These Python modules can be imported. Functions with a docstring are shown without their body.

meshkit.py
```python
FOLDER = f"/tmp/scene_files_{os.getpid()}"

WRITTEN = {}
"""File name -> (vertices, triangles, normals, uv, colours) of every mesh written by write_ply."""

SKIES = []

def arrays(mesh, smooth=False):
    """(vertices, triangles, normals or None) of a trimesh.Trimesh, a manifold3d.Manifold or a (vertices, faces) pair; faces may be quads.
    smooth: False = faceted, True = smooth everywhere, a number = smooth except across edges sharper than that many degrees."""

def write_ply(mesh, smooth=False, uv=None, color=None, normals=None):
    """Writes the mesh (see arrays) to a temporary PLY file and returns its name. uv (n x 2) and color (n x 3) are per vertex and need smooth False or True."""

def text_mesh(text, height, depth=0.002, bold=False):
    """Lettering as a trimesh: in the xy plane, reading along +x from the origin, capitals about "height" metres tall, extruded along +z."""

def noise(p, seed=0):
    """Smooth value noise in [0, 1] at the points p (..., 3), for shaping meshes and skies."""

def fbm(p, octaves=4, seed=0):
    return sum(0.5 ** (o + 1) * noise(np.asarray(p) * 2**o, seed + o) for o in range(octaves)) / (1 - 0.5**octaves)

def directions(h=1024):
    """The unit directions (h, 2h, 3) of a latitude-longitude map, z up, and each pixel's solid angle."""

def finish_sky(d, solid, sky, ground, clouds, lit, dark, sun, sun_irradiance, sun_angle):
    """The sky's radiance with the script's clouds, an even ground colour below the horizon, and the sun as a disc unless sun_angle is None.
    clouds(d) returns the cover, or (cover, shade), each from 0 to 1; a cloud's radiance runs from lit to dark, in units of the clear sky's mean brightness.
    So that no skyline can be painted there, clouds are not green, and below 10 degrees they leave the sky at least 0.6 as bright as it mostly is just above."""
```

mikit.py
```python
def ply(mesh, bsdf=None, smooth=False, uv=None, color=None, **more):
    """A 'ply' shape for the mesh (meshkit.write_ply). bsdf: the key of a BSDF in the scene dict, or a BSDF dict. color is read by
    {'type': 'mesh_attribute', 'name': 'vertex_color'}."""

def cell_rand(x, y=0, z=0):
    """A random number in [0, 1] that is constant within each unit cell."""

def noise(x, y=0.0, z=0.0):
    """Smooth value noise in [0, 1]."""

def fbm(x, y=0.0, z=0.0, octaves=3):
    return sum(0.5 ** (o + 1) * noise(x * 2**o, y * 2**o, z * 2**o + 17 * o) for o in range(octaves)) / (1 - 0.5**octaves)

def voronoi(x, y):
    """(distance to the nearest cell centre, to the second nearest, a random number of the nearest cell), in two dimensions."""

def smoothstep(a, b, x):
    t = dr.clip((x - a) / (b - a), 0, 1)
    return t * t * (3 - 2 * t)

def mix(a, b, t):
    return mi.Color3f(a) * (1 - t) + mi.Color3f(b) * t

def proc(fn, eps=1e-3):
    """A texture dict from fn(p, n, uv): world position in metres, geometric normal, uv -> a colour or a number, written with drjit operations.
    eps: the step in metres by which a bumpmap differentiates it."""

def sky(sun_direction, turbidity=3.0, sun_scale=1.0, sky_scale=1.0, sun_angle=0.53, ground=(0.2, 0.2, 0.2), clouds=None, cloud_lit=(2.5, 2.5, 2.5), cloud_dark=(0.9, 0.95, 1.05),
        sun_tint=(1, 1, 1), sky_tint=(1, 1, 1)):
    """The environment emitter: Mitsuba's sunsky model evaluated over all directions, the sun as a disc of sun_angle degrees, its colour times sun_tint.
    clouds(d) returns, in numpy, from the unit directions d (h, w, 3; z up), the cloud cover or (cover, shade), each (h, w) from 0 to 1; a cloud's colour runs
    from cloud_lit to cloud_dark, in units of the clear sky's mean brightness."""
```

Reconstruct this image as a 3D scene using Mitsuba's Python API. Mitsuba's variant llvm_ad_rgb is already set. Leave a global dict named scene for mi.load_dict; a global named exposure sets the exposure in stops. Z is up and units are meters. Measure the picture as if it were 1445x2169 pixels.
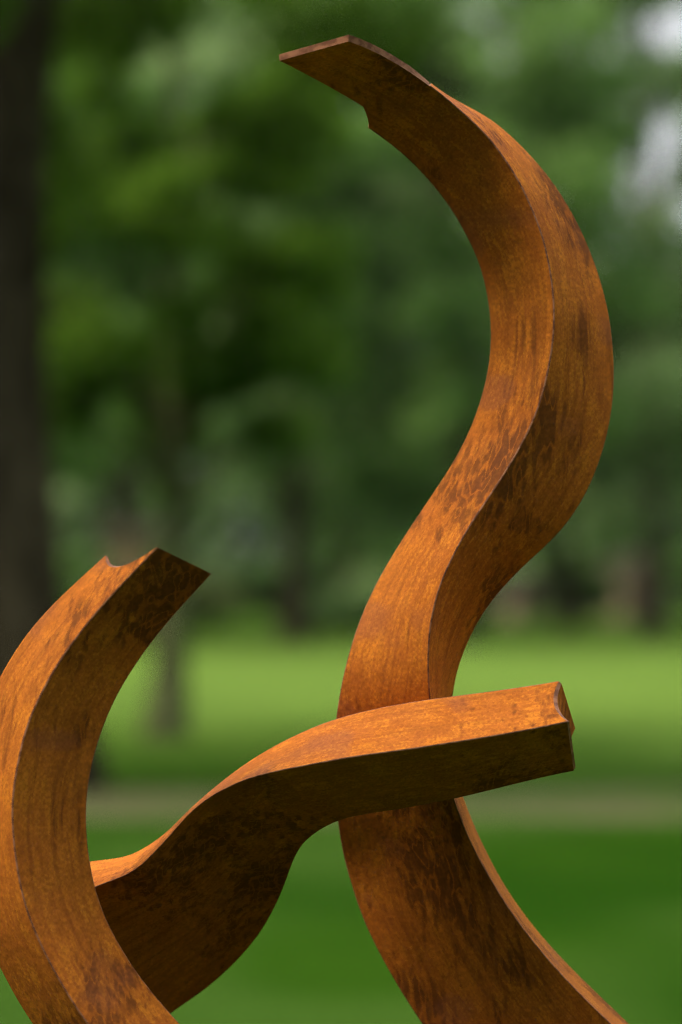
import math
import numpy as np
import trimesh
import drjit as dr
import mitsuba as mi
from scipy.interpolate import CubicSpline
import mikit
import meshkit
from mikit import fbm, noise, smoothstep, mix

T = mi.ScalarTransform4f
scene, labels = {}, {}

# ----------------------------------------------------------------- camera, sky, exposure
EYE = [0.0, 0.0, 1.6]
PITCH = 1.1026
VFOV = 15.29
FOCUS = 5.97
scene['damp_air'] = {'type': 'homogeneous', 'albedo': {'type': 'rgb', 'value': [0.95, 0.95, 0.95]}, 'sigma_t': 0.00005}
scene['camera'] = {
    'type': 'thinlens', 'fov': VFOV, 'fov_axis': 'y', 'near_clip': 0.1, 'far_clip': 2000.0,
    'aperture_radius': 0.035, 'focus_distance': FOCUS,
    'medium': {'type': 'ref', 'id': 'damp_air'},
    'to_world': T().look_at(origin=EYE, target=[0, math.cos(math.radians(PITCH)), 1.6 + math.sin(math.radians(PITCH))], up=[0, 0, 1])}

def overcast(d):
    """An even cloud deck, about three times as bright overhead as at the horizon."""
    return 1.0 + 0 * d[..., 2], 1 - np.clip(d[..., 2], 0, 1)


scene['daylight'] = mikit.sky([-0.52, -0.24, 0.83], turbidity=3, sun_scale=0.30, sun_angle=30, clouds=overcast,
                              cloud_lit=(2.4, 2.45, 2.45), cloud_dark=(0.7, 0.73, 0.76), ground=(0.06, 0.10, 0.03))
exposure = 3.35


# ----------------------------------------------------------------- materials
def rgb(r, g, b):
    return {'type': 'rgb', 'value': [r, g, b]}


def rust_colour(p, n, uv):
    """Weathering steel: even orange bloom with fine grain along the rolled plate, long dark streaks, wandering rain runs, dark scale."""
    big = fbm(p.x * 6 + 3, p.y * 6, p.z * 4, 3)
    mid = fbm(p.x * 34, p.y * 34 + 9, p.z * 20, 3)
    grain = fbm(p.x * 330, p.y * 330, p.z * 220, 2)
    wob = noise(p.x * 12, p.y * 12, p.z * 12) * 1.3
    brush = fbm(uv.x * 34, uv.y * 210 + noise(uv.x * 30, uv.y * 40), 4.1, 2)
    along = fbm(uv.x * 4.5, uv.y * 130 + noise(uv.x * 6, uv.y * 10) * 1.6, 1.7, 3)
    runs = fbm(p.x * 105 + wob, p.y * 105, p.z * 6.5, 3)
    thread = 1 - smoothstep(0.0, 0.10, dr.abs(noise(p.x * 120 + wob * 2, p.y * 120, p.z * 13) - 0.5))
    vein = 1 - smoothstep(0.0, 0.11, dr.abs(fbm(p.x * 85, p.y * 85, p.z * 60, 2) - 0.5))
    # the orange bloom, finely brushed along the plate
    c = mix((0.295, 0.082, 0.012), (0.392, 0.120, 0.015), smoothstep(0.30, 0.68, big * 0.4 + mid * 0.3 + brush * 0.3))
    c = mix(c, (0.480, 0.172, 0.015), smoothstep(0.50, 0.70, mid * 0.40 + grain * 0.30 + brush * 0.30) * 0.50)
    c = mix(c, (0.460, 0.140, 0.010), vein * 0.22)
    # fine darker lines left by rolling
    c = mix(c, (0.130, 0.036, 0.007), smoothstep(0.52, 0.72, along * 0.62 + big * 0.38) * 0.36)
    # patches of dark scale, frayed and threaded by rain runs
    patch = smoothstep(0.49, 0.66, fbm(p.x * 8 + 31, p.y * 8, p.z * 4.5, 2) * 0.56 + runs * 0.44)
    scale = mix((0.046, 0.015, 0.006), (0.330, 0.092, 0.010), thread * 0.70 + smoothstep(0.45, 0.7, runs) * 0.20)
    c = mix(c, scale, patch * 0.76)
    c = mix(c, (0.190, 0.062, 0.030), smoothstep(0.62, 0.76, fbm(p.x * 11 + 40, p.y * 11, p.z * 11, 2)) * 0.40)
    return c * (0.70 + 0.60 * grain)


def rust_rough(p, n, uv):
    return 0.64 + 0.26 * fbm(p.x * 26, p.y * 26 + 9, p.z * 17, 2)


def rust_height(p, n, uv):
    return fbm(p.x * 150, p.y * 150, p.z * 120, 2) * 0.7 + fbm(p.x * 30, p.y * 30, p.z * 22, 2) * 0.6


def weld_colour(p, n, uv):
    g = fbm(p.x * 90, p.y * 90, p.z * 90, 3)
    return mix((0.13, 0.048, 0.022), (0.26, 0.110, 0.056), smoothstep(0.35, 0.65, g))


scene['rust'] = {'type': 'twosided', 'nested': {'type': 'bumpmap', 'scale': 0.0011,
    'arbitrary': mikit.proc(rust_height, eps=0.0012),
    'bsdf': {'type': 'principled', 'base_color': mikit.proc(rust_colour), 'roughness': mikit.proc(rust_rough), 'specular': 0.09}}}
scene['weld'] = {'type': 'twosided', 'nested': {'type': 'principled', 'base_color': mikit.proc(weld_colour), 'roughness': 0.6, 'specular': 0.25}}


def leaf_bsdf(key, a, b, freq, trans=0.9):
    def fn(p, n, uv):
        v = fbm(p.x * freq, p.y * freq, p.z * freq, 2)
        w = noise(p.x * 9.0, p.y * 9.0, p.z * 9.0)
        return mix(a, b, smoothstep(0.3, 0.72, v * 0.7 + w * 0.3))
    scene[key] = {'type': 'principledthin', 'base_color': mikit.proc(fn), 'roughness': 0.5, 'diff_trans': trans, 'eta': 1.33}


leaf_bsdf('leaf_oak', (0.055, 0.120, 0.012), (0.135, 0.245, 0.034), 0.9)
leaf_bsdf('leaf_lime', (0.060, 0.140, 0.012), (0.150, 0.285, 0.032), 1.1)
leaf_bsdf('leaf_far', (0.085, 0.180, 0.042), (0.180, 0.315, 0.085), 0.35)
leaf_bsdf('leaf_light', (0.165, 0.290, 0.100), (0.300, 0.430, 0.185), 0.30)
leaf_bsdf('leaf_pale', (0.230, 0.290, 0.100), (0.310, 0.360, 0.150), 0.5)
leaf_bsdf('leaf_dark', (0.050, 0.095, 0.026), (0.100, 0.170, 0.046), 0.4)


def bark_fn(p, n, uv):
    g = fbm(p.x * 14, p.y * 14, p.z * 2.5, 3)
    return mix((0.020, 0.017, 0.010), (0.068, 0.058, 0.036), smoothstep(0.3, 0.7, g))


scene['bark_pale'] = {'type': 'diffuse', 'reflectance': mikit.proc(lambda p, n, uv: bark_fn(p, n, uv) * mi.Color3f(1.9, 2.6, 1.9))}
scene['bark'] = {'type': 'diffuse', 'reflectance': mikit.proc(bark_fn)}


def lawn_fn(p, n, uv):
    big = fbm(p.x * 0.10 + 7, p.y * 0.05, 0.0, 3)
    mid = fbm(p.x * 0.8, p.y * 0.35 + 3, 0.0, 3)
    fine = fbm(p.x * 26, p.y * 26, 0.0, 2)
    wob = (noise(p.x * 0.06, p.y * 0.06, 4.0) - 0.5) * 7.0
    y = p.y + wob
    sunlit_dry = smoothstep(22.0, 56.0, y) * (1 - 0.8 * smoothstep(62.0, 150.0, y))  # yellower mid band: partly its own colour, partly open-sky light painted in
    worn = smoothstep(0.45, 0.70, fbm(p.x * 0.55 + 2, p.y * 0.22, 2.0, 2))
    c = mix((0.012, 0.043, 0.003), (0.026, 0.068, 0.005), smoothstep(0.3, 0.7, big * 0.5 + mid * 0.5))
    c = mix(c, (0.036, 0.078, 0.012), worn * 0.7)
    c = mix(c, (0.112, 0.188, 0.034), sunlit_dry * (0.65 + 0.35 * mid))
    return c * (0.87 + 0.26 * fine)


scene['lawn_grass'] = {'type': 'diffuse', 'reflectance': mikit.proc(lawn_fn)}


def path_fn(p, n, uv):
    c = mix((0.066, 0.072, 0.032), (0.105, 0.108, 0.055), fbm(p.x * 9, p.y * 9, 0.0, 3))
    grassy = smoothstep(0.42, 0.62, fbm(p.x * 1.1, p.y * 2.2 + 5, 0.0, 3))
    return mix(c, (0.050, 0.095, 0.018), grassy * 0.85)


scene['gravel'] = {'type': 'diffuse', 'reflectance': mikit.proc(path_fn)}


def wall_fn(p, n, uv):
    return mix((0.25, 0.185, 0.11), (0.33, 0.255, 0.16), fbm(p.x * 3, p.y * 3, p.z * 3, 2))


scene['tan_wall'] = {'type': 'diffuse', 'reflectance': mikit.proc(wall_fn)}
scene['roof_felt'] = {'type': 'diffuse', 'reflectance': rgb(0.035, 0.03, 0.024)}
scene['dark_wood'] = {'type': 'diffuse', 'reflectance': rgb(0.06, 0.045, 0.035)}
scene['window_dark'] = {'type': 'principled', 'base_color': rgb(0.03, 0.035, 0.04), 'roughness': 0.15, 'specular': 0.5}


def put(key, mesh, bsdf, smooth=False, uv=None, label=None, **props):
    scene[key] = mikit.ply(mesh, bsdf, smooth=smooth, uv=uv)
    d = dict(props)
    if label:
        d['label'] = label
    if d:
        labels[key] = d


# ----------------------------------------------------------------- ground
def grid_sheet(x0, x1, y0, y1, nx, ny, z=0.0, bump=0.0):
    x, y = np.meshgrid(np.linspace(x0, x1, nx), np.linspace(y0, y1, ny))
    zz = z + bump * (meshkit.fbm(np.stack([x * 0.02, y * 0.02, x * 0], -1), 3) - 0.5)
    v = np.stack([x, y, zz], -1).reshape(-1, 3)
    i, j = np.meshgrid(np.arange(ny - 1), np.arange(nx - 1), indexing='ij')
    a = (i * nx + j).ravel()
    return v, np.stack([a, a + 1, a + nx + 1, a + nx], 1)


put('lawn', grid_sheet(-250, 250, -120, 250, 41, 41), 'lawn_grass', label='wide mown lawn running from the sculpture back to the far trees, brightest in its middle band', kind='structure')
t = np.linspace(-60, 60, 61)
py = 28.0 + 0.0006 * t ** 2
pv = np.concatenate([np.stack([t, py - 2.1, t * 0 + 0.004], 1), np.stack([t, py + 2.1, t * 0 + 0.004], 1)])
i = np.arange(60)
put('path', (pv, np.stack([i, i + 1, i + 62, i + 61], 1)), 'gravel', label='blurred grey gravel path crossing the lawn behind the sculpture', kind='structure')

# ----------------------------------------------------------------- the sculpture: rails in millimetres, four corner edges of each box-section arm
# (outer-left edge xyz, near edge xyz, right edge xyz, hidden back edge xyz), from the free tip down to the foot in the lawn
# 0 max move [3.25912026 3.29179076]
# 1 max move [3.07756289 3.96402097]
# 2 max move [4.3817745  4.36593267]
HOOK_ARM = [
    (-125, 5886, 2403, 13, 5810, 2431, 17, 5920, 2453, -120, 5996, 2425),
    (-50, 5955, 2371, 74, 5885, 2415, 81, 6010, 2439, -43, 6080, 2396),
    (43, 6002, 2321, 140, 5940, 2380, 144, 6064, 2400, 48, 6125, 2341),
    (77, 6023, 2299, 171, 5965, 2359, 178, 6088, 2380, 85, 6146, 2320),
    (111, 6044, 2272, 207, 5985, 2330, 222, 6108, 2359, 126, 6168, 2301),
    (166, 6069, 2212, 250, 6005, 2285, 280, 6129, 2318, 196, 6193, 2245),
    (195, 6082, 2167, 281, 6012, 2238, 325, 6135, 2271, 240, 6206, 2200),
    (217, 6094, 2122, 303, 6016, 2192, 364, 6138, 2216, 277, 6216, 2147),
    (228, 6101, 2088, 319, 6016, 2148, 391, 6136, 2164, 301, 6220, 2103),
    (236, 6105, 2046, 332, 6014, 2084, 415, 6129, 2100, 320, 6220, 2061),
    (239, 6106, 2001, 336, 6010, 2024, 431, 6118, 2032, 335, 6214, 2008),
    (236, 6112, 1956, 331, 6010, 1965, 438, 6110, 1960, 343, 6211, 1952),
    (227, 6116, 1912, 318, 6010, 1905, 436, 6101, 1899, 345, 6208, 1905),
    (208, 6121, 1856, 296, 6010, 1846, 424, 6094, 1833, 337, 6205, 1843),
    (180, 6126, 1800, 261, 6010, 1783, 399, 6090, 1762, 318, 6206, 1779),
    (138, 6128, 1735, 219, 6010, 1719, 352, 6094, 1688, 271, 6212, 1704),
    (99, 6126, 1676, 186, 6010, 1665, 298, 6108, 1635, 212, 6224, 1646),
    (68, 6121, 1625, 160, 6010, 1610, 257, 6123, 1592, 164, 6234, 1607),
    (41, 6112, 1572, 146, 6010, 1563, 224, 6136, 1546, 119, 6238, 1555),
    (21, 6101, 1520, 139, 6010, 1516, 200, 6146, 1497, 82, 6237, 1502),
    (6, 6093, 1468, 138, 6015, 1467, 187, 6158, 1456, 56, 6237, 1457),
    (-6, 6103, 1404, 142, 6030, 1414, 180, 6180, 1409, 32, 6253, 1400),
    (-12, 6144, 1320, 157, 6055, 1334, 181, 6211, 1328, 13, 6299, 1314),
    (-5, 6205, 1216, 187, 6080, 1240, 206, 6241, 1237, 14, 6365, 1213),
    (4, 6250, 1159, 212, 6090, 1181, 232, 6256, 1177, 24, 6415, 1154),
    (18, 6274, 1106, 246, 6090, 1120, 264, 6260, 1116, 36, 6444, 1102),
    (39, 6284, 1046, 283, 6085, 1064, 304, 6260, 1057, 60, 6459, 1038),
    (73, 6284, 977, 332, 6075, 1003, 355, 6254, 997, 95, 6462, 971),
    (109, 6273, 917, 382, 6065, 950, 412, 6248, 940, 139, 6455, 908),
    (156, 6240, 850, 451, 6055, 883, 484, 6241, 871, 190, 6426, 838),
    (214, 6182, 770, 521, 6045, 808, 558, 6233, 795, 252, 6371, 757),
    (291, 6121, 646, 585, 6035, 707, 632, 6226, 688, 339, 6311, 628),
    (365, 6079, 475, 645, 6020, 527, 691, 6213, 493, 412, 6271, 441),
    (401, 6042, 292, 670, 5990, 314, 722, 6184, 272, 453, 6236, 250),
    (408, 6051, -24, 678, 6000, -10, 730, 6195, -62, 460, 6246, -76),
]
# 0 max move [3.4027772  1.86332103]
# 1 max move [2.55779128 1.41762806]
# 2 max move [3.20566798 3.68429289]
LEFT_ARM = [
    (-357, 5822, 1649, -270, 5730, 1664, -192, 5782, 1621, -279, 5874, 1606),
    (-407, 5844, 1605, -335, 5750, 1597, -240, 5808, 1570, -312, 5902, 1578),
    (-453, 5862, 1561, -380, 5765, 1547, -284, 5827, 1519, -357, 5924, 1533),
    (-491, 5875, 1516, -419, 5775, 1496, -319, 5838, 1470, -392, 5938, 1489),
    (-526, 5883, 1460, -447, 5780, 1450, -347, 5842, 1421, -425, 5945, 1431),
    (-552, 5891, 1400, -472, 5785, 1397, -370, 5845, 1364, -451, 5952, 1366),
    (-569, 5894, 1338, -486, 5785, 1349, -382, 5846, 1318, -465, 5955, 1307),
    (-578, 5897, 1272, -497, 5785, 1282, -389, 5849, 1265, -471, 5961, 1255),
    (-579, 5899, 1206, -496, 5785, 1214, -388, 5854, 1209, -471, 5968, 1201),
    (-570, 5901, 1133, -486, 5785, 1148, -382, 5859, 1163, -466, 5975, 1148),
    (-550, 5903, 1060, -470, 5785, 1093, -371, 5865, 1118, -450, 5983, 1084),
    (-524, 5906, 1003, -446, 5785, 1039, -351, 5871, 1069, -429, 5991, 1033),
    (-498, 5909, 955, -414, 5785, 982, -322, 5875, 1019, -406, 5998, 992),
    (-459, 5911, 895, -375, 5785, 925, -288, 5876, 973, -372, 6002, 943),
    (-405, 5918, 818, -323, 5790, 857, -234, 5879, 912, -316, 6007, 872),
    (-316, 5929, 702, -231, 5800, 748, -131, 5886, 807, -217, 6015, 761),
    (-213, 5939, 568, -129, 5810, 626, -32, 5897, 695, -116, 6026, 638),
    (-120, 5949, 419, -32, 5820, 480, 71, 5916, 537, -17, 6044, 476),
    (-53, 5960, 235, 42, 5830, 287, 152, 5936, 305, 57, 6065, 253),
    (-24, 5971, -2, 77, 5840, 33, 203, 5950, 3, 102, 6081, -32),
]
# 0 max move [2.97601539 4.61844875]
# 1 max move [4.13453395 3.34409105]
# 2 max move [3.07816099 4.37328014]
CROSS_ARM = [
    (344, 5941, 1453, 353, 5860, 1392, 370, 5979, 1310, 360, 6060, 1371),
    (263, 5943, 1440, 263, 5860, 1374, 279, 5982, 1290, 279, 6065, 1356),
    (174, 5946, 1428, 172, 5860, 1359, 176, 5985, 1265, 178, 6071, 1334),
    (94, 5951, 1416, 85, 5860, 1346, 79, 5989, 1247, 88, 6081, 1316),
    (28, 5958, 1402, 19, 5860, 1337, 15, 5995, 1236, 24, 6092, 1301),
    (-30, 5969, 1384, -31, 5865, 1328, -17, 6006, 1224, -15, 6110, 1280),
    (-89, 5984, 1357, -82, 5875, 1318, -38, 6023, 1211, -45, 6132, 1251),
    (-135, 6003, 1330, -124, 5890, 1308, -56, 6047, 1195, -67, 6160, 1217),
    (-173, 6019, 1303, -158, 5905, 1296, -68, 6073, 1178, -83, 6188, 1185),
    (-200, 6035, 1281, -188, 5920, 1281, -78, 6101, 1156, -90, 6216, 1156),
    (-224, 6051, 1260, -214, 5935, 1264, -90, 6136, 1122, -100, 6252, 1118),
    (-249, 6066, 1236, -239, 5950, 1242, -103, 6182, 1089, -113, 6298, 1083),
    (-281, 6082, 1205, -269, 5965, 1208, -127, 6230, 1042, -139, 6347, 1039),
    (-315, 6098, 1181, -304, 5980, 1171, -165, 6267, 991, -175, 6384, 1000),
    (-353, 6119, 1165, -340, 6000, 1145, -223, 6291, 936, -236, 6410, 956),
    (-403, 6140, 1157, -386, 6020, 1126, -275, 6290, 899, -292, 6410, 930),
    (-450, 6172, 1142, -433, 6050, 1101, -327, 6282, 855, -344, 6404, 896),
    (-495, 6206, 1091, -471, 6080, 1049, -369, 6290, 785, -393, 6415, 826),
    (-510, 6229, 1023, -481, 6100, 969, -381, 6314, 697, -411, 6443, 751),
    (-476, 6242, 885, -444, 6110, 839, -361, 6320, 602, -393, 6452, 648),
    (-441, 6243, 708, -409, 6110, 666, -305, 6292, 483, -337, 6425, 525),
    (-410, 6244, 475, -379, 6110, 440, -248, 6250, 337, -280, 6384, 372),
    (-386, 6245, -76, -355, 6110, -39, -209, 6218, -68, -240, 6353, -105),
]


def dense(table, n):
    a = np.array(table, float) / 1000.0
    mid = a.reshape(-1, 4, 3).mean(1)
    s = np.concatenate([[0], np.cumsum(np.linalg.norm(np.diff(mid, axis=0), axis=1))])
    return [CubicSpline(s, a[:, 3 * k:3 * k + 3]) for k in range(4)], s[-1], s


def grid_faces(n, m):
    i, j = np.meshgrid(np.arange(n - 1), np.arange(m - 1), indexing='ij')
    a = (i * m + j).ravel()
    return np.stack([a, a + m, a + m + 1, a + 1], 1)


def build_arm(key, table, ends, names, n=260, m=15, inset=0.0022, rims=(0.0055,) * 4):
    """ends[k](v): how far (metres along) plate k starts from the uncut tip, across its width v in 0..1. Plates: 0 left-near, 1 near-right, 2 right-back, 3 back-left."""
    spl, length, _ = dense(table, n)
    tau = np.linspace(0, 1, n) ** 1.12
    edges = []
    v0 = np.linspace(0, 1, m)
    v0 = np.sort(np.concatenate([[0.003, 0.02, 0.98, 0.997], v0]))
    mm = len(v0)
    cap_loop = []
    for k in range(4):
        a, b = spl[k], spl[(k + 1) % 4]
        rim = rims[k]
        u = ends[k](v0)[None, :] + rim + (length - rim - ends[k](v0)[None, :]) * tau[:, None]
        A, B = a(u), b(u)
        w = np.linalg.norm(A - B, axis=-1)
        e = np.minimum(inset / w, 0.2)
        v = e + (1 - 2 * e) * v0[None, :]
        pts = A + (B - A) * v[..., None]
        uv = np.stack([u + 1.7 * k, w * v0[None, :] + 0.31 * k], -1)
        put(f'{key}__steel_plate' + (f'_{k:03d}' if k else ''), (pts.reshape(-1, 3), grid_faces(n, mm)), 'rust', smooth=True, uv=uv.reshape(-1, 2),
            label=names[k] if names[k] else None)
        edges.append((pts[:, 0], pts[:, -1]))
        cap_loop.append(pts[0])
    for k in range(4):      # the dressed weld along each corner, between plate k-1 and plate k
        p, q = edges[(k - 1) % 4][1], edges[k][0]
        corner = spl[k](np.clip(np.linspace(0, 1, n) ** 1.12 * length, 0, length))
        mid = (p + q) / 2
        apex = mid + (mid - (edges[k][1] + edges[(k - 1) % 4][0]) / 2) * 0.0
        out = mid - (edges[(k + 1) % 4][1] + edges[(k + 2) % 4][0]) / 2
        out /= np.linalg.norm(out, axis=1, keepdims=True) + 1e-9
        apex = mid + out * 0.0006
        pts = np.stack([p, apex, q], 1)
        put(f'{key}__weld_seam' + (f'_{k:03d}' if k else ''), (pts.reshape(-1, 3), grid_faces(n, 3)), 'weld', smooth=True)
    # end plate: a ruled (scooped) sheet set into the end, inside a thin dressed rim
    return spl, length, ends, cap_loop, v0


def build_end(key, arm, scooped, inset=0.0045, label=None, plain=False):
    spl, length, ends, loop, v0 = arm
    p, q = scooped, (scooped + 2) % 4
    m = 25

    def side(k, s):
        u = ends[k](s)
        return spl[k](u) + (spl[(k + 1) % 4](u) - spl[k](u)) * s[:, None]

    def cap(s, w):
        return side(p, s) * (1 - w)[:, None] + side(q, 1 - s) * w[:, None]
    size = np.linalg.norm(spl[0](0.1) - spl[1](0.1))
    e = inset / size
    e1 = 0.06 if plain else e
    e0 = 0.0 if plain else e        # plain: the end runs into the plate before the scooped one without a rim
    S, W = np.meshgrid(e0 + (1 - e1 - e0) * np.linspace(0, 1, 41), np.linspace(e, 1 - e, m), indexing='ij')
    pts = cap(S.ravel(), W.ravel())
    uv = np.stack([S.ravel() * size, W.ravel() * size + 5.0], 1)
    put(key + '__end_plate', (pts, grid_faces(41, m)), 'rust', smooth=True, uv=uv, label=label)
    # rim: from the plates' ends to the border of the end plate
    ve, vf = [], []
    sv = e0 + (1 - e1 - e0) * v0
    sw = e + (1 - 2 * e) * v0
    one = np.ones_like(sv)
    inner = {p: cap(sv, one * e), (p + 1) % 4: cap(one * (1 - e1), sw), q: cap(1 - e1 + e0 - sv, one * (1 - e)), (q + 1) % 4: cap(one * e0, 1 - sw)}
    ring_o = np.concatenate([loop[k] for k in range(4)])
    ring_i = np.concatenate([inner[k] for k in range(4)])
    N = len(ring_o)
    i = np.arange(N)
    put(key + '__end_rim', (np.concatenate([ring_o, ring_i]), np.stack([i, (i + 1) % N, N + (i + 1) % N, N + i], 1)), 'weld')


S = 'rusty_steel_sculpture'
labels[S] = {'label': 'abstract sculpture of three curved square-section rusty steel arms crossing each other', 'category': 'sculpture'}
zero = lambda v: 0.0 * v


def scoop(depth):
    return lambda v: depth * (1 - (2 * v - 1) ** 2)


K = S + '__curved_arm'
labels[K] = {'label': 'tall S-shaped arm rising on the right to a hooked tip'}
_, _, stations = dense(HOOK_ARM, 0)
UX = float(stations[2])                       # the box ends here; its inner plate runs on alone as a tongue
hook = build_arm(K, HOOK_ARM, [lambda v: UX + 0 * v] * 4, [None] * 4, n=340, rims=(0.0, 0.0, 0.0, 0.0))
build_end(K, hook, 1)


def tongue(key, spl, thick=0.010, step=0.22, run=0.036):
    """The inner plate beyond the box: stepped in at its left edge, with a dressed rim along the free edges."""
    n, m = 70, 17
    u = np.linspace(0.0, UX, n)
    u = np.sort(np.concatenate([u, UX - np.linspace(0.001, run, 14)]))
    n = len(u)
    L, M = spl[0](u), spl[1](u)
    t = np.clip((UX - u) / run, 0, 1)
    v0 = step * t ** 0.75
    A = L + (M - L) * v0[:, None]
    w = np.linalg.norm(M - L, axis=1)
    M = M + (L - M) * (0.0022 / w)[:, None]
    v = np.linspace(0, 1, m)
    P = A[:, None] + (M - A)[:, None] * v[None, :, None]
    du = np.gradient(P, axis=0)
    dv = np.gradient(P, axis=1)
    nn = np.cross(du, dv)
    nn /= np.linalg.norm(nn, axis=-1, keepdims=True)
    R = spl[2](u)
    if ((R - spl[1](u)) * nn[:, -1]).sum() < 0:
        nn = -nn                              # towards the back plate
    uv = np.stack([np.broadcast_to(u[:, None], (n, m)), w[:, None] * (v0[:, None] + (1 - v0[:, None]) * v[None])], -1)
    put(key + '__tip_plate', (P.reshape(-1, 3), grid_faces(n, m)), 'rust', smooth=True, uv=uv.reshape(-1, 2), label='flat plate running on beyond the box to the pointed tip')
    Q = P + nn * thick
    side = np.zeros_like(P)
    acr = (M - A) / np.linalg.norm(M - A, axis=1, keepdims=True)
    side[:, -1] += acr * 0.003
    fw = -du[0] / np.linalg.norm(du[0], axis=-1, keepdims=True)
    side[0] += fw * 0.0005
    Q = Q + side * np.clip((UX - u) / 0.05, 0, 1)[:, None, None]
    put(key + '__tip_back', (Q.reshape(-1, 3), grid_faces(n, m)[:, ::-1]), 'rust', smooth=True, uv=uv.reshape(-1, 2) + [3.0, 1.0])
    loop = lambda G: np.concatenate([G[::-1, 0], G[0, 1:], G[1:, -1]])
    a, b_ = loop(P), loop(Q)
    N = len(a)
    i = np.arange(N - 1)
    put(key + '__tip_rim', (np.concatenate([a, b_]), np.stack([i, i + 1, N + i + 1, N + i], 1)), 'weld')


tongue(K, hook[0])
K = S + '__curved_arm_001'
labels[K] = {'label': 'arm curving up on the left like a bow, notched at its tip'}
build_end(K, build_arm(K, LEFT_ARM, [scoop(0.030), zero, lambda v: 0.10 * v + 0.04 * (1 - (2 * v - 1) ** 2), lambda v: 0.10 * (1 - v)], [None] * 4), 0)
K = S + '__curved_arm_002'
labels[K] = {'label': 'low arm crossing in front of the tall one, its dark side towards the viewer'}
build_end(K, build_arm(K, CROSS_ARM, [scoop(0.014), zero, lambda v: 0.014 * (1 - (2 * v - 1) ** 2) - 0.018 * v, lambda v: -0.018 * (1 - v)], [None] * 4, n=320), 0)


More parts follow.
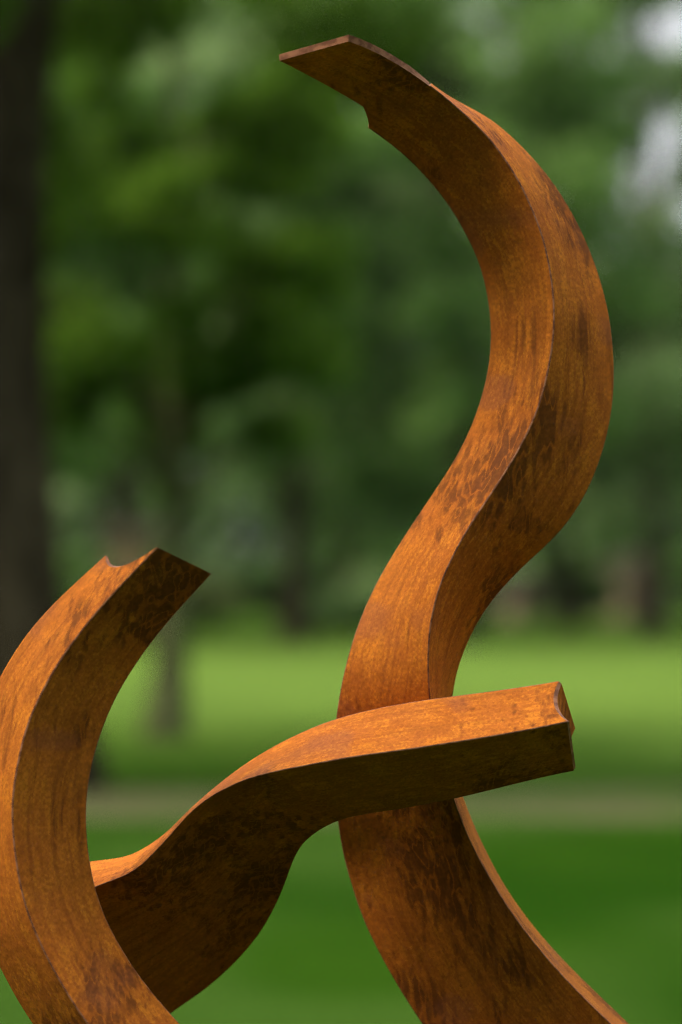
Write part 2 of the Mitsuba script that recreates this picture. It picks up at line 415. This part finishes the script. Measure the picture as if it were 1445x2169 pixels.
# ----------------------------------------------------------------- trees
def tube_mesh(points, radii, sides=10, wob=0.0, rng=None):
    p = np.asarray(points, float)
    tg = np.gradient(p, axis=0)
    tg /= np.linalg.norm(tg, axis=1, keepdims=True) + 1e-12
    a = np.cross(tg, np.where(np.abs(tg[:, 2:]) < 0.9, [0, 0, 1.0], [1.0, 0, 0]))
    a /= np.linalg.norm(a, axis=1, keepdims=True) + 1e-12
    b = np.cross(tg, a)
    an = np.arange(sides) * 2 * np.pi / sides
    r = np.broadcast_to(radii, (len(p),))[:, None] * (1 + (wob * rng.standard_normal((len(p), sides)) if wob else 0))
    v = p[:, None] + r[..., None] * (np.cos(an)[None, :, None] * a[:, None] + np.sin(an)[None, :, None] * b[:, None])
    i, j = np.meshgrid(np.arange(len(p) - 1), np.arange(sides), indexing='ij')
    f = np.stack([i * sides + j, i * sides + (j + 1) % sides, (i + 1) * sides + (j + 1) % sides, (i + 1) * sides + j], -1).reshape(-1, 4)
    return v.reshape(-1, 3), f


def join(parts):
    vs, fs, o = [], [], 0
    for v, f in parts:
        vs.append(v)
        fs.append(f + o)
        o += len(v)
    return np.concatenate(vs), np.concatenate(fs)


def leaves(c, size, rng, droop=0.25, out=None):
    """Folded kite leaves of two triangles round the points c."""
    n = len(c)
    d = rng.standard_normal((n, 3))
    d[:, 2] = d[:, 2] * 0.6 - droop
    d /= np.linalg.norm(d, axis=1, keepdims=True)
    up = rng.standard_normal((n, 3)) * 0.5 + [0, 0, 0.7] + (0 if out is None else out * 0.9)
    s = np.cross(d, up)
    s /= np.linalg.norm(s, axis=1, keepdims=True) + 1e-9
    nn = np.cross(s, d)
    L = (size * rng.uniform(0.65, 1.3, n))[:, None]
    base, tip = c - d * L * 0.5, c + d * L * 0.5
    l = c - d * L * 0.05 + s * L * 0.36 + nn * L * 0.10
    r = c - d * L * 0.05 - s * L * 0.36 + nn * L * 0.10
    v = np.stack([base, l, tip, r], 1).reshape(-1, 3)
    k = np.arange(n) * 4
    return v, np.concatenate([np.stack([k, k + 2, k + 1], 1), np.stack([k, k + 3, k + 2], 1)])


def tree(key, x, y, h, trunk_r, crown, clump_n, clump_r, leaf_n, leaf, mat, seed, label, category='tree', group=None, lean=0.0, limbs=10, gap=None, bare=0.3, bark='bark', limb_r=1.0):
    """crown: (centre z, half width, half height). Leaves sit in clumps at the limbs' ends."""
    rng = np.random.default_rng(seed)
    cz, cw, ch = crown
    top = h * 0.93
    n = 9
    tz = np.linspace(-0.3, top, n)
    wx = np.cumsum(rng.standard_normal(n)) * trunk_r * 0.35
    wy = np.cumsum(rng.standard_normal(n)) * trunk_r * 0.35
    wx -= wx[1]
    wy -= wy[1]
    tp = np.stack([x + wx + lean * tz, y + wy, tz], 1)
    fl = 1 + (0.45 if trunk_r > 0.35 else 0.7) * np.exp(-np.maximum(tz, 0) / (trunk_r * 2.2 + 0.1))
    tr = trunk_r * np.clip(1 - tz / top, 0.0, 1.05) ** 0.75 * fl + 0.02
    # clumps
    u = rng.standard_normal((clump_n, 3))
    u /= np.linalg.norm(u, axis=1, keepdims=True)
    rr = rng.uniform(bare, 1.0, clump_n) ** 0.5
    cl = u * rr[:, None] * [cw, cw, ch] + [x + lean * cz, y, cz]
    cl[:, 2] = np.maximum(cl[:, 2], cz - ch)
    if gap is not None:
        cl = cl[[all((c[0] - g[0]) ** 2 + (c[2] - g[1]) ** 2 > g[2] ** 2 for g in gap) for c in cl]]
    cr = clump_r * rng.uniform(0.55, 1.35, len(cl))
    parts = [tube_mesh(tp, tr, 14 if trunk_r > 0.2 else 9, 0.035, rng)]
    put(key + '__trunk', parts[0], bark, smooth=True)
    low = max(cz - ch * 1.05, h * 0.14)
    for q_, q in enumerate(rng.permutation(len(cl))[:limbs]):
        z0 = np.clip(cl[q, 2] - rng.uniform(0.15, 0.45) * ch - 0.3, low * 0.9, top * 0.92)
        s = np.array([np.interp(z0, tz, tp[:, k]) for k in range(3)])
        r0 = np.interp(z0, tz, tr) * 0.55 * limb_r
        tt = np.linspace(0, 1, 7)[:, None]
        e = cl[q]
        bow = np.array([0, 0, 1.0]) * np.linalg.norm(e - s) * 0.12
        put(key + '__limb' + (f'_{q_:03d}' if q_ else ''), tube_mesh(s + (e - s) * tt + bow * 4 * tt * (1 - tt) + rng.standard_normal((7, 3)) * 0.03 * tt, r0 * (1 - 0.85 * tt[:, 0]) + 0.012, 7), bark, smooth=True)
    which = rng.choice(len(cl), leaf_n, p=cr ** 2.4 / (cr ** 2.4).sum())
    d = rng.standard_normal((leaf_n, 3))
    d /= np.linalg.norm(d, axis=1, keepdims=True)
    pts = cl[which] + d * (cr[which] * rng.uniform(0.15, 1.0, leaf_n) ** 0.6)[:, None] * [1.15, 1.15, 0.75]
    if gap is not None:
        keep = np.ones(len(pts), bool)
        for g in gap:
            keep &= (pts[:, 0] - g[0]) ** 2 + (pts[:, 2] - g[1]) ** 2 > (g[2] * 0.9) ** 2
        pts, d = pts[keep], d[keep]
    pts[:, 2] = np.maximum(pts[:, 2], 0.25)
    put(key + '__crown', leaves(pts, leaf, rng, out=d), mat)
    labels[key] = {'label': label, 'category': category}
    if group:
        labels[key]['group'] = group


def bush(key, x, y, w, h, leaf_n, leaf, mat, seed, label, group=None, depth=None):
    rng = np.random.default_rng(seed)
    k = max(6, int(w * 2))
    cl = np.stack([x + rng.uniform(-0.5, 0.5, k) * w, y + rng.uniform(-0.5, 0.5, k) * (depth or w * 0.6), rng.uniform(0.15, 0.75, k) * h], 1)
    for q_, c in enumerate(cl[:14]):
        put(key + '__stem' + (f'_{q_:03d}' if q_ else ''), tube_mesh(np.linspace([x + 0.3 * (c[0] - x), y + 0.3 * (c[1] - y), -0.1], c, 5), np.linspace(0.06, 0.02, 5), 6), 'bark', smooth=True)
    wh = rng.integers(0, k, leaf_n)
    d = rng.standard_normal((leaf_n, 3))
    d /= np.linalg.norm(d, axis=1, keepdims=True)
    pts = cl[wh] + d * rng.uniform(0.2, 1, leaf_n)[:, None] ** 0.6 * [max(0.6, h * 0.36)] * [1, 1, 0.7]
    pts[:, 2] = np.maximum(pts[:, 2], 0.1)
    put(key + '__foliage', leaves(pts, leaf, rng), mat)
    labels[key] = {'label': label, 'category': 'bush'}
    if group:
        labels[key]['group'] = group


def at(px, d):
    """Ground x of something d metres off that stands px metres right of the view axis per 100 m."""
    return px * d / 100.0


# the two trees of the middle distance
tree('broad_tree', -2.66, 30.0, 15.0, 0.46, (9.0, 5.2, 4.4), 120, 0.58, 36000, 0.16, 'leaf_oak', 5, 'big tree with the thick dark trunk at the left edge', limbs=9, limb_r=0.55)
tree('young_tree', -1.79, 40.0, 8.6, 0.16, (5.4, 2.35, 3.1), 85, 0.38, 21000, 0.14, 'leaf_lime', 11, 'slender young tree with the thin straight trunk on the bright lawn', limbs=18, bark='bark_pale')

# wood edge behind the lawn; the gaps are openings in the crowns where sky shows
GAP = [(9.05, 15.1, 1.4), (6.15, 20.0, 1.2), (10.95, 13.0, 0.9), (10.95, 19.2, 0.95)]
GAP13 = [(g[0] * 128 / 118, 1.6 + (g[1] - 1.6) * 128 / 118, g[2] * 1.2) for g in GAP]
WOOD = [
    # x, y, h, trunk_r, cz, cw, ch, clumps, clump_r, leaves, leaf, material, label
    (-9.5, 96, 19, 0.30, 10.5, 6.0, 8.0, 110, 0.95, 18000, 0.36, 'leaf_far', 'dark full tree behind the thick trunk at the left', None),
    (-1.3, 108, 22, 0.32, 13.0, 6.0, 9.6, 120, 0.95, 19000, 0.36, 'leaf_light', 'dense green tree with a dark trunk, midway between the young tree and the tall arm', None),
    (3.0, 102, 21, 0.30, 12.0, 5.2, 9.2, 120, 0.95, 19000, 0.36, 'leaf_far', 'dark tree seen between the left arm and the tall arm of the sculpture', None),
    (9.7, 118, 26, 0.32, 14.0, 6.2, 10.8, 150, 1.3, 38000, 0.36, 'leaf_light', 'pale green tree at the right edge with sky showing through its crown', GAP),
    (7.9, 134, 13, 0.28, 8.0, 4.0, 5.6, 80, 0.95, 14000, 0.38, 'leaf_light', 'mid green tree just right of the tall arm', None),
    (14.5, 128, 20, 0.30, 11.0, 5.2, 8.5, 60, 1.7, 22000, 0.38, 'leaf_far', 'tree standing beyond the right edge of the picture', GAP13),
    (0.2, 138, 29, 0.34, 16.0, 5.2, 12.0, 150, 1.9, 36000, 0.42, 'leaf_far', 'tall tree standing behind the others between the two arms', None),
    (-8.2, 142, 29, 0.34, 16.0, 6.0, 12.0, 90, 1.8, 24000, 0.42, 'leaf_far', 'tall tree standing behind the others above the left arm', None),
    (-15.5, 122, 20, 0.30, 11.0, 6.0, 8.5, 60, 1.8, 22000, 0.38, 'leaf_far', 'tree standing beyond the left edge of the picture', None),
]
for q, (x, y, h, r, cz, cw, ch, kn, kr, ln, ls, mat, lab, gp) in enumerate(WOOD):
    tree('park_tree' + (f'_{q:03d}' if q else ''), x, y, h, r, (cz, cw, ch), kn, kr, ln, ls, mat, 40 + q, lab, limbs=14, group='trees along the far side of the lawn', gap=gp)

BUSH = [
    (-1.2, 150, 4.0, 3.2, 'leaf_far', 'green bush below the wood edge left of the tall arm'),
    (9.6, 158, 1.9, 3.4, 'leaf_dark', 'dark bush between the two pale huts'),
    (16.0, 156, 4.6, 4.0, 'leaf_far', 'green bush at the right edge of the lawn'),
    (-4.2, 128, 2.6, 2.2, 'leaf_pale', 'yellow-green bush right of the young tree'),
    (-9.0, 150, 5.5, 3.0, 'leaf_far', 'green bush behind the left arm'),
    (3.0, 165, 6.0, 3.6, 'leaf_far', 'green bush behind the tall arm'),
    (-6.9, 132, 3.6, 2.6, 'leaf_light', 'pale green bush behind the thin trunk'),
    (0.9, 132, 4.2, 2.6, 'leaf_light', 'pale green bush on the lawn edge left of the tall arm'),
    (4.3, 140, 3.0, 2.4, 'leaf_light', 'pale green bush on the lawn edge behind the tall arm'),
    (11.2, 190, 5.0, 4.5, 'leaf_light', 'pale green bush behind the two huts'),
]
for q, (x, y, w, h, mat, lab) in enumerate(BUSH):
    bush('bush' + (f'_{q:03d}' if q else ''), x, y, w, h, 9000, 0.3, mat, 80 + q, lab, group='bushes along the far side of the lawn')


def hut(key, x, y, w, d, h, rot, label):
    m = T().translate([x, y, 0]).rotate([0, 0, 1], rot)

    def part(name, mesh, mat):
        v = np.asarray(mesh.vertices)
        M = np.array(m.matrix)
        mesh = trimesh.Trimesh(v @ M[:3, :3].T + M[:3, 3], mesh.faces, process=False)
        put(f'{key}__{name}', mesh, mat)

    def box(sx, sy, sz, c):
        b = trimesh.creation.box([sx, sy, sz])
        b.apply_translation(c)
        return b
    part('wall', box(w, d, h, [0, 0, h / 2]), 'tan_wall')
    o = 0.3
    pr = np.array([[-w / 2 - o, -d / 2 - o, h], [w / 2 + o, -d / 2 - o, h], [w / 2 + o, d / 2 + o, h], [-w / 2 - o, d / 2 + o, h], [-w / 2 - o, 0, h + d * 0.2], [w / 2 + o, 0, h + d * 0.2]])
    rf = trimesh.Trimesh(pr, [[0, 1, 5], [0, 5, 4], [2, 3, 4], [2, 4, 5], [0, 4, 3], [1, 2, 5], [0, 3, 2], [0, 2, 1]], process=False)
    rf.apply_translation([0, 0, 0.003])
    part('roof', rf, 'roof_felt')
    part('door', box(0.9, 0.08, 2.0, [w * 0.30, -d / 2 - 0.03, 1.0]), 'dark_wood')
    part('window', box(1.0, 0.06, 0.8, [-w * 0.32, -d / 2 - 0.02, 1.5]), 'window_dark')
    labels[key] = {'label': label, 'category': 'hut'}


hut('park_hut', 7.75, 172, 2.2, 2.4, 1.7, 0, 'small pale tan hut at the foot of the trees, nearest the tall arm')
hut('park_hut_001', 13.1, 180, 2.2, 2.6, 2.5, 0, 'small pale tan hut under the trees towards the right edge')
hut('park_hut_002', -6.42, 116, 1.25, 2.0, 3.1, 0, 'pale tan hut glimpsed above the notched tip of the left arm')

# far wood closing the view
rng = np.random.default_rng(7)
nf = 90000
fx = rng.uniform(-60, 60, nf)
fy = rng.uniform(215, 235, nf)
topz = 19 + 6 * (meshkit.fbm(np.stack([fx * 0.12, fx * 0, fx * 0], 1), 3) - 0.5) * 2 - np.clip((fx - 8) * 0.25, 0, 3)
fz = rng.uniform(0, 1, nf) ** 0.9 * topz
keepf = meshkit.noise(np.stack([fx * 0.35, fy * 0.3, fz * 0.45], 1), 3) > 0.34
put('distant_wood', leaves(np.stack([fx, fy, fz], 1)[keepf], 1.0, rng), 'leaf_light', label='far-off wood closing the view behind the park trees', kind='stuff')


# ring of unseen wood, set close to cut low sky light on the sculpture
nr = 60000
az = rng.uniform(math.radians(-250), math.radians(70), nr)      # everywhere but the view
az = np.where(np.abs(np.mod(az - math.pi / 2 + math.pi, 2 * math.pi) - math.pi) < math.radians(16), az + math.pi, az)
rad = rng.uniform(46, 66, nr)
rx, ry = rad * np.cos(az), rad * np.sin(az)
rz = rng.uniform(0.02, 1, nr) * (17 + 7 * meshkit.fbm(np.stack([rx * 0.08, ry * 0.08, rx * 0], 1), 3))
put('unseen_wood_ring', leaves(np.stack([rx, ry, rz], 1), 2.2, rng), 'leaf_far', label='unseen wood added at the sides and behind the viewer to block low sky light', kind='stuff')

BEHIND = [(-9.5, -13.0, 17, 9.0, 5.4, 7.8), (-3.2, -18.0, 18, 9.4, 5.6, 8.2), (4.0, -18.0, 18, 9.4, 5.6, 8.2), (10.5, -13.0, 17, 9.0, 5.4, 7.8)]  # unseen trees, added to keep sky light off the viewer-facing steel
SIDE = ['far behind the viewer at the left', 'behind the viewer, left of the middle', 'behind the viewer, right of the middle', 'far behind the viewer at the right']
for q, (x, y, h, cz, cw, ch) in enumerate(BEHIND):
    tree('sky_blocker_tree' + (f'_{q:03d}' if q else ''), x, y, h, 0.3, (cz, cw, ch), 90, 1.6, 24000, 0.5, 'leaf_oak', 120 + q,
         f'unseen tree added to shade the sculpture, {SIDE[q]}, outside the picture', limbs=0, group='unseen trees added to shade the sculpture')

# ----------------------------------------------------------------- air
scene['haze'] = {'type': 'cube', 'to_world': T().translate([0, 65, 16]).scale([262, 192, 17.5]), 'bsdf': {'type': 'null'}, 'interior': {'type': 'ref', 'id': 'damp_air'}}
labels['haze'] = {'label': 'thin damp air paling the far trees', 'kind': 'stuff'}
